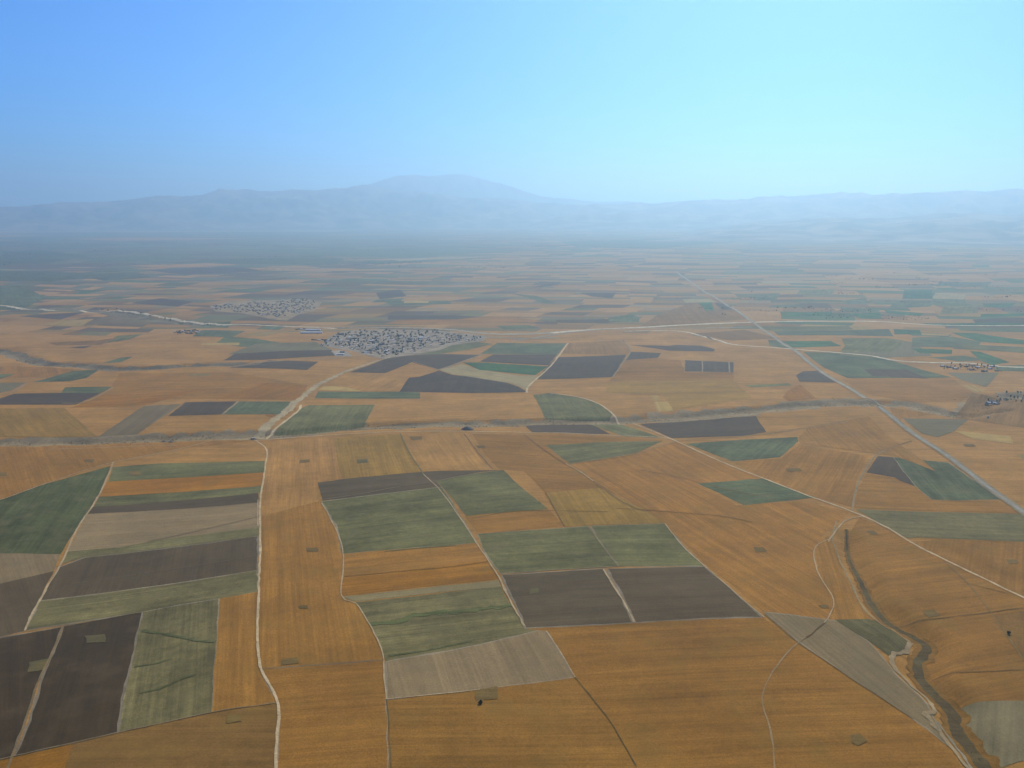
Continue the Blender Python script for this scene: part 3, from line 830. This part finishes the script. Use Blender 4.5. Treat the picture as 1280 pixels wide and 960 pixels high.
def place_house(k, x, y, rz, label, group, sc=1.0):
    wl, rf, wn, dn, L, Wd, h = HM[k]
    o = link('house', wl, None, (x, y, zg(x, y) + .3), rz); tag(o, label, 'house', group)
    o.scale = (sc, sc, sc)
    link('roof', rf, o)
    for wx in (-L * .3, L * .32):
        link('window', wn, o, (wx, -Wd / 2 - .03, 1.1)); link('window', wn, o, (wx, Wd / 2 + .03, 1.1))
    link('door', dn, o, (0, -Wd / 2 - .04, 0.02))
    return o
# trees
M_leaf = simple('dark_foliage', (.035, .055, .028), .9, .5, .8); M_leaf2 = simple('grey_green_foliage', (.07, .085, .05), .9, .4, .8); M_bark = simple('bark', (.09, .07, .05), .9)
def tree_meshes(seed, h, wd, n, kind):
    q = random.Random(seed); b = MB(); b.cyl(0, 0, -.5, h * .55, .035 * h, .018 * h, 6, (q.uniform(-.3, .3), q.uniform(-.3, .3)))
    for k in range(4):
        a = q.uniform(0, 6.28); b.cyl(0, 0, h * .3, h * q.uniform(.55, .8), .016 * h, .006 * h, 4, (math.cos(a) * wd * .3, math.sin(a) * wd * .3))
    tr = b.mesh('trunk', M_bark); c = MB()
    lobes = []
    for k in range(7 if kind == 'round' else 4):
        a = q.uniform(0, 6.28); rr = q.uniform(.05, .30) * wd
        lobes.append((math.cos(a) * rr, math.sin(a) * rr, h * q.uniform(.42, .85), wd * q.uniform(.16, .30)))
    for k in range(n):
        lx, ly, lz, lr = q.choice(lobes); d = Vector((q.gauss(0, 1), q.gauss(0, 1), q.gauss(0, 1))).normalized() * lr * q.uniform(.6, 1.08)
        p = Vector((lx, ly, lz)) + Vector((d.x, d.y, d.z * (1.0 if kind == 'round' else 1.7)))
        s = h * q.uniform(.045, .085); u = Vector((q.gauss(0, 1), q.gauss(0, 1), q.gauss(0, 1))).normalized(); v = u.cross(Vector((q.gauss(0, 1), q.gauss(0, 1), .3))).normalized()
        i = len(c.v); c.v += [tuple(p - u * s - v * s * .6), tuple(p + u * s - v * s * .5), tuple(p + u * s * .8 + v * s), tuple(p - u * s * .7 + v * s * .8)]; c.f.append((i, i + 1, i + 2, i + 3))
    return tr, c.mesh('crown', M_leaf if seed % 2 else M_leaf2)
TM = [tree_meshes(1, 8, 8, 150, 'round'), tree_meshes(2, 6.5, 7, 130, 'round'), tree_meshes(3, 11, 5, 130, 'tall'), tree_meshes(4, 7, 8, 140, 'round')]
def place_tree(x, y, label, group=None, sc=1.0, k=None, name='tree'):
    k = rnd.randrange(4) if k is None else k
    o = bpy.data.objects.new(name, None); C.objects.link(o); o.location = (x, y, zg(x, y) + .25); o.rotation_euler = (0, 0, rnd.uniform(0, 6.28)); o.scale = (sc,) * 3
    tag(o, label, 'tree', group); link('trunk', TM[k][0], o); link('crown', TM[k][1], o); return o
def inside(P, x, y):
    c = False; a = P[-1]
    for b in P:
        if (a[1] > y) != (b[1] > y) and x < (b[0] - a[0]) * (y - a[1]) / (b[1] - a[1]) + a[0]: c = not c
        a = b
    return c
def scatter(s, dx, dy, ang, jit, keep=1.0):
    """jittered street grid of points within a pixel polygon taken to the ground"""
    P = gpts(s); xs = [p[0] for p in P]; ys = [p[1] for p in P]; cx, cy = (min(xs) + max(xs)) / 2, (min(ys) + max(ys)) / 2
    rad = math.hypot(max(xs) - min(xs), max(ys) - min(ys)) / 2; ca, sa = math.cos(ang), math.sin(ang); out = []
    i = -int(rad / dx) - 1
    while i * dx < rad:
        j = -int(rad / dy) - 1
        while j * dy < rad:
            u = i * dx + rnd.uniform(-jit, jit) * dx; v = j * dy + rnd.uniform(-jit, jit) * dy
            x, y = cx + u * ca - v * sa, cy + u * sa + v * ca
            if inside(P, x, y) and rnd.random() < keep: out.append((x, y))
            j += 1
        i += 1
    return out
def ground_patch(s, name, col, m, ang=0.0, dz=None):
    D_ = [warp(*p, 1.5) for p in dens(gpts(s), 14)]; sh = Sheet(); sh.add(D_, dz or nextz(), col, ang); return sh.build(name, m)

def zone(px, py):
    t = np.interp(px, (401, 440, 480, 600), (431, 436, 447, 423)); b_ = np.interp(px, (401, 428, 600), (428, 416, 418))
    r_ = 'near edge' if py > t - 7 else 'far edge' if py < b_ + 4 else 'inside'
    c_ = ('west tip', 'west part', 'centre', 'east part', 'east tip')[min(4, int(max(0, px - 401) / 41))]
    return '%s of the larger village, %s' % (c_, r_)
# near village -------------------------------------------------------
V1 = '398,432 412,426 420,419 436,418 448,414 470,416 490,413 512,416 545,413 560,418 592,419 606,423 585,427 566,427 556,431 540,430 530,434 519,439 506,441 494,446 478,447 468,443 455,443 446,437 430,436 422,432 408,434'
ground_patch('399,432 414,421 428,416 450,413.5 490,412.5 548,414 610,420 604,426 566,430 548,436 515,443 480,449 462,446 440,439 420,436', 'village_ground', (.27, .21, .135), M_scrub)
P1 = scatter(V1, 26, 40, .35, .42, .84)
P1.sort(key=lambda p: p[1])
street = [G(*p) for p in pts('484,447 500,441 520,438 545,434 565,428')]
cnt = 0
for (x, y) in P1:
    if cnt >= 235: break
    if min(math.dist((x, y), q) for q in smooth_line(street)) < 14: continue
    px, py = to_px(x, y)
    k = rnd.choices(range(8), (17, 15, 18, 14, 12, 12, 7, 5))[0]
    sc_ = rnd.uniform(1.5, 1.9) if rnd.random() < .03 else rnd.uniform(.62, 1.02); lb = '%s %s, %s' % ('very big' if sc_ > 1.3 else 'big' if sc_ > .9 else 'small' if sc_ < .76 else 'plain', HK[k][6].replace('white-walled ', 'white ').replace(' metal', ''), zone(px, py))
    place_house(k, x, y, .35 + rnd.choice((0, 1.571, 3.1416)) + rnd.uniform(-.15, .15), lb, lb, sc_)
    cnt += 1
TR1 = scatter(V1, 30, 46, .35, .49, .8)
for (x, y) in sorted(TR1, key=lambda p: p[1])[:150]:
    k = rnd.randrange(4); kn = ('broad dark tree', 'small grey-green tree', 'tall narrow dark tree', 'round grey-green tree')[k]
    lb = '%s between houses, %s' % (kn, zone(*to_px(x, y)))
    place_tree(x, y, lb, lb, rnd.uniform(1.0, 1.7), k)

TREST = sorted(TR1, key=lambda p: p[1])[150:]
# long barns west of the village and other farm buildings --------------
def barn(px0, px1, py, wd, h, label, wall=W_white, roof=R_metal):
    a, b = G(px0, py), G(px1, py); L = math.dist(a, b); x, y = (a[0] + b[0]) / 2, (a[1] + b[1]) / 2
    rz = math.atan2(b[1] - a[1], b[0] - a[0])
    m = MB(); m.box(0, 0, -1, L, wd, h + 1); o = link('barn', m.mesh('barn_wall', wall), None, (x, y, zg(x, y) + .3), rz); tag(o, label, 'barn')
    r = MB(); r.gable(0, 0, h + .02, L, wd, wd * .22); link('roof', r.mesh('roof', roof), o)
    d = MB(); d.box(0, 0, 0, 3.2, .2, 3.0); dm = d.mesh('door', M_door); link('door', dm, o, (L * .3, -wd / 2 - .06, 0))
    wn = MB(); wn.box(0, 0, 0, 2.0, .2, 1.0); wm = wn.mesh('window', M_glass)
    n = int(L / 8)
    for i in range(n): link('window', wm, o, (-L / 2 + (i + .5) * L / n, -wd / 2 - .05, h - 1.6))
    return o
barn(382, 400.5, 414, 13, 4.5, 'shorter and farther white barn of the pair west of the larger village')
barn(376, 403, 418.3, 14, 5, 'longest white barn, nearer of the pair west of the village')
barn(421, 430, 445, 10, 4, 'low farm building standing alone by the track south-west of the village', W_grey, R_metal)
barn(425, 431, 441.5, 9, 4, 'small dark-roofed farm shed right behind the lone low farm building', W_grey, R_slate)
barn(246, 249, 415, 8, 4, 'tiny barn in the hamlet left of the villages', W_white, R_slate)
ground_patch('414,440 426,438 436,441 440,446 420,447', 'farm_yard', (.30, .26, .2), M_track)
for i, (px, py) in enumerate(((371, 412.5), (374, 411.5), (377, 412.5), (380, 411.8), (391, 426), (394.5, 426.2), (399, 426.4), (403, 426), (408, 426.3))):
    x, y = G(px, py); place_house((2, 3, 0, 2, 6, 3, 0, 2, 6)[i], x, y, rnd.uniform(-.1, .1),
        ('small house beside the pair of long white barns' if i < 4 else 'small house in the row south of the long white barns'), ('houses beside the long barns' if i < 4 else 'row of houses south of the long barns'))
HAM = [('hamlet left of the villages', [(219, 415.5), (224, 417), (228, 414.5), (232, 416.5), (236, 414), (240, 415.5), (243, 413.2), (246, 416.8), (234, 418.2), (239, 418.5)]),
       ('hamlet by the right-hand ravine', [(1236, 500.5), (1239.5, 498.5), (1243, 500.5), (1233, 503), (1247, 502)]),
       ('hamlet in the far right green fields', [(1178, 456), (1186, 457.5), (1193, 459), (1207, 456.5), (1214, 460.5), (1222, 458), (1229, 462.5), (1237, 459.5), (1246, 462), (1216, 456), (1241, 457)])]
for nm, L_ in HAM:
    for i, (px, py) in enumerate(L_):
        x, y = G(px, py); k = (1, 2, 0, 3, 4)[i % 5]
        place_house(k, x, y, rnd.uniform(-.2, .2), 'small %s in the %s' % (HK[k][6], nm), '%ss in the %s' % (HK[k][6], nm), 1.1)
for nm, s_, n in (('hamlet left of the villages', '216,415 248,413 250,420 218,419', 26), ('hamlet in the far right green fields', '1176,454 1198,455 1249,457 1248,464 1205,462 1178,460', 40),
                  ('hamlet by the right-hand ravine', '1228,499 1250,498 1248,505 1232,505', 14)):
    for (x, y) in scatter(s_, 16, 34, .1, .35, .8)[:n]:
        q_ = (to_px(x, y)[0] - float(s_.split(',')[0])) / (float(s_.split()[1].split(',')[0]) - float(s_.split(',')[0]) + (50 if n == 40 else 0)); k = rnd.randrange(4)
        e_ = 'left end' if q_ < .33 else 'right end' if q_ > .67 else 'middle'; lb = '%s at the %s of the %s' % (('broad dark tree', 'small grey-green tree', 'tall narrow tree', 'round grey-green tree')[k], e_, nm)
        place_tree(x, y, lb, lb, rnd.uniform(.8, 1.3), k)
for (x, y) in scatter('1245,493 1262,490 1290,490 1290,504 1262,503 1248,500', 14, 26, .1, .4, .55)[:44]:
    k = rnd.randrange(4); lb = '%s %s the ravine bed at the right edge of the view' % (('broad dark tree', 'small grey-green tree', 'tall narrow tree', 'round grey-green tree')[k], 'behind' if to_px(x, y)[1] < 496 else 'along')
    place_tree(x, y, lb, lb, rnd.uniform(.8, 1.3), k)

# far village: too many houses to tell apart, one mass per colour ------
V2 = '262,382 280,379 296,381 318,376 340,379 352,374 378,372 398,377 388,381 394,385 376,388 372,393 360,391 352,398 338,393 326,396 318,389 296,390 286,385 270,387'
ground_patch('262,383 288,376 330,374.5 384,373 402,377 394,388 374,392 358,400 336,398 300,391 270,389', 'village_ground', (.27, .19, .09), M_scrub)
P2 = scatter(V2, 27, 55, .2, .48, .68)
for mi, (wall, roof) in enumerate(((W_mud, R_metal), (W_grey, R_slate), (W_mud, R_mud))):
    a = MB(); b = MB()
    for i, (x, y) in enumerate(P2):
        if i % 3 != mi: continue
        z = zg(x, y); L, Wd = rnd.uniform(7, 14), rnd.uniform(5, 7.5)
        a.box(x, y, z - 1, L, Wd, 4.3, 0); b.gable(x, y, z + 3.32, L, Wd, 2.0)
    nm = ('pale-roofed', 'dark-roofed', 'mud-roofed')[mi]
    o = link('far_village_houses', a.mesh('far_walls', wall)); tag(o, 'mass of small %s houses of the farther village' % nm, 'houses'); o['kind'] = 'stuff'
    ro = link('roofs', b.mesh('far_roofs', roof), o); ro['kind'] = 'stuff'
c = MB()
def blob_leaves(c, x, y, z, h, wd, n):
    for k in range(n):
        d = Vector((rnd.gauss(0, 1), rnd.gauss(0, 1), rnd.gauss(0, 1))).normalized()
        p = Vector((x + d.x * wd * .5, y + d.y * wd * .5, z + h * .55 + d.z * h * .42)); s = h * rnd.uniform(.14, .26)
        u = Vector((rnd.gauss(0, 1), rnd.gauss(0, 1), rnd.gauss(0, 1))).normalized(); v = u.cross(Vector((.3, rnd.gauss(0, 1), rnd.gauss(0, 1)))).normalized(); i = len(c.v)
        c.v += [tuple(p - u * s), tuple(p + v * s), tuple(p + u * s), tuple(p - v * s)]; c.f.append((i, i + 1, i + 2, i + 3))
for (x, y) in scatter(V2, 28, 60, .2, .49, .5): blob_leaves(c, x, y, zg(x, y), 8, 9, 14)
o = link('far_village_trees', c.mesh('far_village_trees', M_leaf)); tag(o, 'dark trees filling the gaps of the farther village', 'trees'); o['kind'] = 'stuff'
c = MB()
for (x, y) in TREST: blob_leaves(c, x, y, zg(x, y), 9, 9, 22)
o = link('village_trees', c.mesh('village_trees', M_leaf)); tag(o, 'dark trees crowded among the rear houses of the larger village', 'trees'); o['kind'] = 'stuff'
# low scrub growing in the ravines
c = MB()
for s_, n_, wd_, h_ in ((R1, 1500, 46, 3.0), (R2, 380, 50, 3.5), (R4, 520, 9, 1.2), (R6, 90, 14, 3), (R3, 150, 50, 5)):
    L = smooth_line(gpts(s_), 9.0)
    for k in range(n_):
        p = rnd.choice(L); 
        if mnoise.noise((p[0] / 90, p[1] / 90, 4)) < -.05 and rnd.random() < .8: continue
        x, y = p[0] + rnd.gauss(0, wd_ * .45), p[1] + rnd.gauss(0, wd_ * .45)
        blob_leaves(c, x, y, zg(x, y) + .2, h_ * rnd.uniform(.5, 1.2), h_ * rnd.uniform(.8, 1.8), 8)
o = link('ravine_scrub', c.mesh('ravine_scrub', M_leaf2)); tag(o, 'low grey-green bushes scattered along the beds of the ravines', 'bushes'); o['kind'] = 'stuff'
# distant woodland belts
c = MB()
for i in range(110):
    px = rnd.uniform(-60, 1000) if i < 70 else rnd.uniform(900, 1330); py = (rnd.triangular(293, 345, 303) if px < 620 else rnd.uniform(293, 314)) if i < 70 else rnd.uniform(325, 400)
    if 600 < px < 900 and py > 312: continue
    x, y = G(px, py); L = rnd.uniform(150, 1500) * (1 if i < 70 else .25)
    for k in range(int(L / 45)):
        xx = x + k * 45 - L / 2 + rnd.uniform(-15, 15); yy = y + rnd.uniform(-40, 40) + 60 * math.sin(k / 6 + i); blob_leaves(c, xx, yy, zg(xx, yy), rnd.uniform(9, 16), rnd.uniform(30, 50), 9)
o = link('distant_woodland', c.mesh('distant_woodland', M_leaf)); tag(o, 'dark belts of far-off trees crossing the hazy plain', 'woodland'); o['kind'] = 'stuff'

# trees dotted along the river and fields
for (px, py) in ((130, 387), (137, 388), (146, 388), (152, 389.5), (176, 394), (186, 395.5), (205, 398), (214, 399), (226, 401.5), (240, 403), (252, 404.5), (262, 405)):
    for q in range(2):
        x, y = G(px + rnd.uniform(-3, 3), py + rnd.uniform(-.6, .6)); k = rnd.randrange(4); lb = '%s on the river bank at upper left, %s' % (('broad dark tree', 'small grey-green tree', 'tall narrow tree', 'round grey-green tree')[k], 'leftmost clump' if px < 155 else 'middle of the row' if px < 210 else 'towards the farther village')
        place_tree(x, y, lb, lb, rnd.uniform(1, 1.5), k)

# ------------------------------------------------------------------ single things in the near fields
def weed_patch(s, label, col=(.10, .09, .045)):
    D_ = [warp(*p, 1.6) for p in dens(gpts(s), 3)]; sh = Sheet(); sh.add(D_, nextz(), col, 0)
    o = sh.build('weed_patch', M_wheat, None); tag(o, label, 'weed patch')
    c = MB(); P = gpts(s); xs = [p[0] for p in P]; ys = [p[1] for p in P]
    for k in range(26):
        x, y = rnd.uniform(min(xs), max(xs)), rnd.uniform(min(ys), max(ys))
        if inside(P, x, y): blob_leaves(c, x, y, zg(x, y) + .6, rnd.uniform(.3, .6), rnd.uniform(.8, 2.0), 4)
    if c.v: t = link('tufts', c.mesh('tufts', M_leaf2), o); t['kind'] = 'stuff'
WP = [('446,575 459,574 461,579 447,580', 'olive weedy rectangle in the yellow field below the pale cross track'),
      ('375,574.5 387,574 388,577.5 376,578', 'faint weedy rectangle in the pale field just left of the yellow one'),
      ('512,547 527,546.5 528,550 514,550.5', 'thin weedy strip near the cross track in the pinkish field'),
      ('595,557 606,557 607,559.5 597,560', 'small thin weedy strip by the dark line in the pinkish field'),
      ('382,684 397,683.5 398,688.5 384,689', 'weedy rectangle in the long ochre field left of the big green field'),
      ('374,758 385,757.5 386,762 376,762', 'small dark weedy spot in the ochre field right of the winding track'),
      ('352,828 372,825 375,833 352,835', 'weedy smudge just above the thin line crossing the ochre field'),
      ('593,868 621,864 622,879 596,881', 'grey-green weedy square touching the edge of the pale fallow field'),
      ('283,897 300,896 303,904 286,907', 'round weedy spot in the bottom left wheat field'),
      ('107,791 132,789 131,799 108,801', 'olive weedy rectangle inside the dark ploughed field'),
      ('38,824 64,819 58,834 34,838', 'olive weedy patch beside the track through the dark ploughed field'),
      ('662,741 673,740 673,747 663,748', 'small olive square inside the left grey ploughed field'),
      ('942,687 955,687 959,692 946,694', 'small dark weedy spot in the wide wheat field right of the green plots'),
      ('1083,663.5 1092,663 1097,667.5 1087,668', 'small weedy spot just right of the head of the gully'),
      ('1257,699 1270,698 1275,703 1262,705', 'dark weedy spot near the right edge below the long grey-green field'),
      ('1153,766 1168,765 1176,772 1160,775', 'weedy diamond beside the bend of the gully'),
      ('1062,925 1076,924 1084,932 1072,938 1064,934', 'weedy diamond in the bottom right wheat field'),
      ('1023,764 1033,763 1036,767 1026,768', 'faint weedy spot inside the loop of the pale footpath'),
      ('982,585 1000,585 1003,588 985,589', 'faint weedy spot in the yellowish field left of the curved track'),
      ('1203,556 1217,556 1220,559 1206,559', 'dark weedy strip in the brown field right of the straight road'),
      ('105,575 117,574.5 116,578 106,578', 'small dark weedy strip above the left green field'),
      ('0,591 8,590.5 8,595 0,595', 'weedy spot at the left edge above the left green field'),
      ('160,590 176,589 175,594 162,594', 'dark weedy smudge in the narrow orange strip')]
for s_, lb in WP: weed_patch(s_, lb, (.165, .108, .032) if 'olive' not in lb else (.12, .10, .04))

def shrub(px, py, sc, label, dark=True):
    x, y = G(px, py); c = MB(); z = zg(x, y) + 1.0
    for k in range(5):
        a = rnd.uniform(0, 6.28); blob_leaves(c, math.cos(a) * sc * .35, math.sin(a) * sc * .35, 0, sc * rnd.uniform(.7, 1), sc * .7, 40)
    b = MB(); b.cyl(0, 0, -1.2, sc * .5, .08 * sc, .04 * sc, 6)
    o = link('shrub', None, None, (x, y, z)); tag(o, label, 'shrub'); link('stem', b.mesh('stem', M_bark), o); link('foliage', c.mesh('foliage', M_leaf), o)
shrub(599.5, 884, 2.6, 'left of the three dark shrubs below the grey-green weedy square')
shrub(601, 882.5, 2.4, 'middle and farthest of the three dark shrubs below the grey-green weedy square')
shrub(602.3, 884, 2.2, 'right of the three dark shrubs below the grey-green weedy square')
shrub(1260.5, 793.5, 3.6, 'dark round shrub alone beside the thin track near the right edge')
def rock(px, py, sc, label):
    x, y = G(px, py); bm = bmesh.new(); bmesh.ops.create_icosphere(bm, subdivisions=2, radius=sc)
    for v in bm.verts: v.co *= 1 + .35 * mnoise.noise(v.co * 1.1 / sc + Vector((px, 0, 0))); v.co.z *= .6
    me = bpy.data.meshes.new('rock'); bm.to_mesh(me); bm.free(); me.materials.append(simple('pale_stone', (.45, .40, .30)))
    tag(link('rock', me, None, (x, y, zg(x, y) + 1.2)), label, 'rock')
rock(599.6, 881.6, 1.1, 'pale boulder beside the three dark shrubs in the wheat')

# earth mounds on the rim of the long ravine
M_earth = simple('bare_earth', (.13, .105, .07), .95, .25, .25); M_pale = simple('pale_earth', (.34, .29, .20), .95, .2, .3)
def mound(px, py, L, wd, h, label, rz=0.0):
    x, y = G(px, py); V, F = [], []; n, m_ = 22, 10
    for i in range(n + 1):
        for j in range(m_ + 1):
            u, v = i / n * 2 - 1, j / m_ * 2 - 1; r = min(1, math.hypot(u, v)); zz = (1 - r) ** .75 * h * (1 + .35 * mnoise.noise((u * 3 + px, v * 3, 0)))
            V.append((u * L / 2, v * wd / 2, zz - .6))
    for i in range(n):
        for j in range(m_): a = i * (m_ + 1) + j; F.append((a, a + m_ + 1, a + m_ + 2, a + 1))
    me = bpy.data.meshes.new('earth_mound'); me.from_pydata(V, [], F); me.materials.append(M_earth)
    tag(link('earth_mound', me, None, (x, y, zg(x, y) + .6), rz), label, 'earth mound')
mound(584, 537, 36, 26, 9, 'dark earth mound on the near rim of the ravine right of the dry stream bed')
mound(205, 550.5, 20, 22, 5, 'small dark earth mound by the ravine above the left track')
mound(214, 551.5, 16, 18, 4, 'flatter earth mound just right of the small dark one by the left ravine')

# culvert under the track at the ravine, left
x, y = G(316.5, 547); o = bpy.data.objects.new('culvert', None); C.objects.link(o); o.location = (x, y, zg(x, y) + 1.5); o.rotation_euler = (0, 0, .35)
tag(o, 'small pale arched culvert where the winding track meets the left ravine', 'culvert')
M_conc = simple('pale_concrete', (.42, .38, .30), .9)
bm_ = MB(); N_ = 10; R_ = 2.6
for side in (-1, 1):
    b0 = len(bm_.v)
    for i in range(N_ + 1):
        a = math.pi * i / N_
        for yy in (side * 5.0 - .4, side * 5.0 + .4):
            bm_.v.append((R_ * math.cos(a), yy, R_ * math.sin(a) * 1.1 - 1)); bm_.v.append(((R_ + 3.6) * math.cos(a), yy, max((R_ + 1.6) * math.sin(a), 0) * 1.1 - 1))
    for i in range(N_):
        k = b0 + i * 4
        bm_.f += [(k, k + 1, k + 5, k + 4), (k + 2, k + 6, k + 7, k + 3), (k + 1, k + 3, k + 7, k + 5), (k, k + 4, k + 6, k + 2)]
link('headwall', bm_.mesh('headwall', M_conc), o)
vb = MB(); b0 = 0
for i in range(N_ + 1):
    a = math.pi * i / N_
    for yy in (-5, 5): vb.v.append((R_ * 1.02 * math.cos(a), yy, R_ * math.sin(a) * 1.12 - 1))
for i in range(N_): k = i * 2; vb.f.append((k, k + 1, k + 3, k + 2))
link('vault', vb.mesh('vault', M_dark), o)
dk = MB(); dk.box(0, 0, R_ * 1.1 + .8, 9.5, 10.4, .5); link('deck', dk.mesh('deck', M_pale), o)
# white hut at the right by the ravine
x, y = G(1234.8, 523.2); b = MB(); b.box(0, 0, -1, 4.5, 4, 7); o = link('hut', b.mesh('hut_wall', W_white), None, (x, y, zg(x, y) + .6)); tag(o, 'tiny white hut standing alone in the brown field below the right-hand ravine', 'hut')
b = MB(); b.gable(0, 0, 6.02, 4.5, 4, 1.3); link('roof', b.mesh('roof', R_metal), o); b = MB(); b.box(0, 0, 0, 1.1, .12, 2); link('door', b.mesh('door', M_door), o, (0, -2.05, 0))

# ------------------------------------------------------------------ haze
b = MB(); TOPZ = 2250
b.box(0, 26000, -60, 150000, 76000, TOPZ + 60)
hz = bpy.data.materials.new('haze'); hz.use_nodes = True; n = hz.node_tree.nodes; n.remove(n['Principled BSDF'])
v = n.new('ShaderNodeVolumePrincipled'); v.inputs['Color'].default_value = (*HAZE_COLOR, 1); v.inputs['Density'].default_value = HAZE_DENSITY; v.inputs['Anisotropy'].default_value = HAZE_G
hz.node_tree.links.new(v.outputs[0], n['Material Output'].inputs['Volume'])
o = link('haze', b.mesh('haze', hz)); o['kind'] = 'stuff'
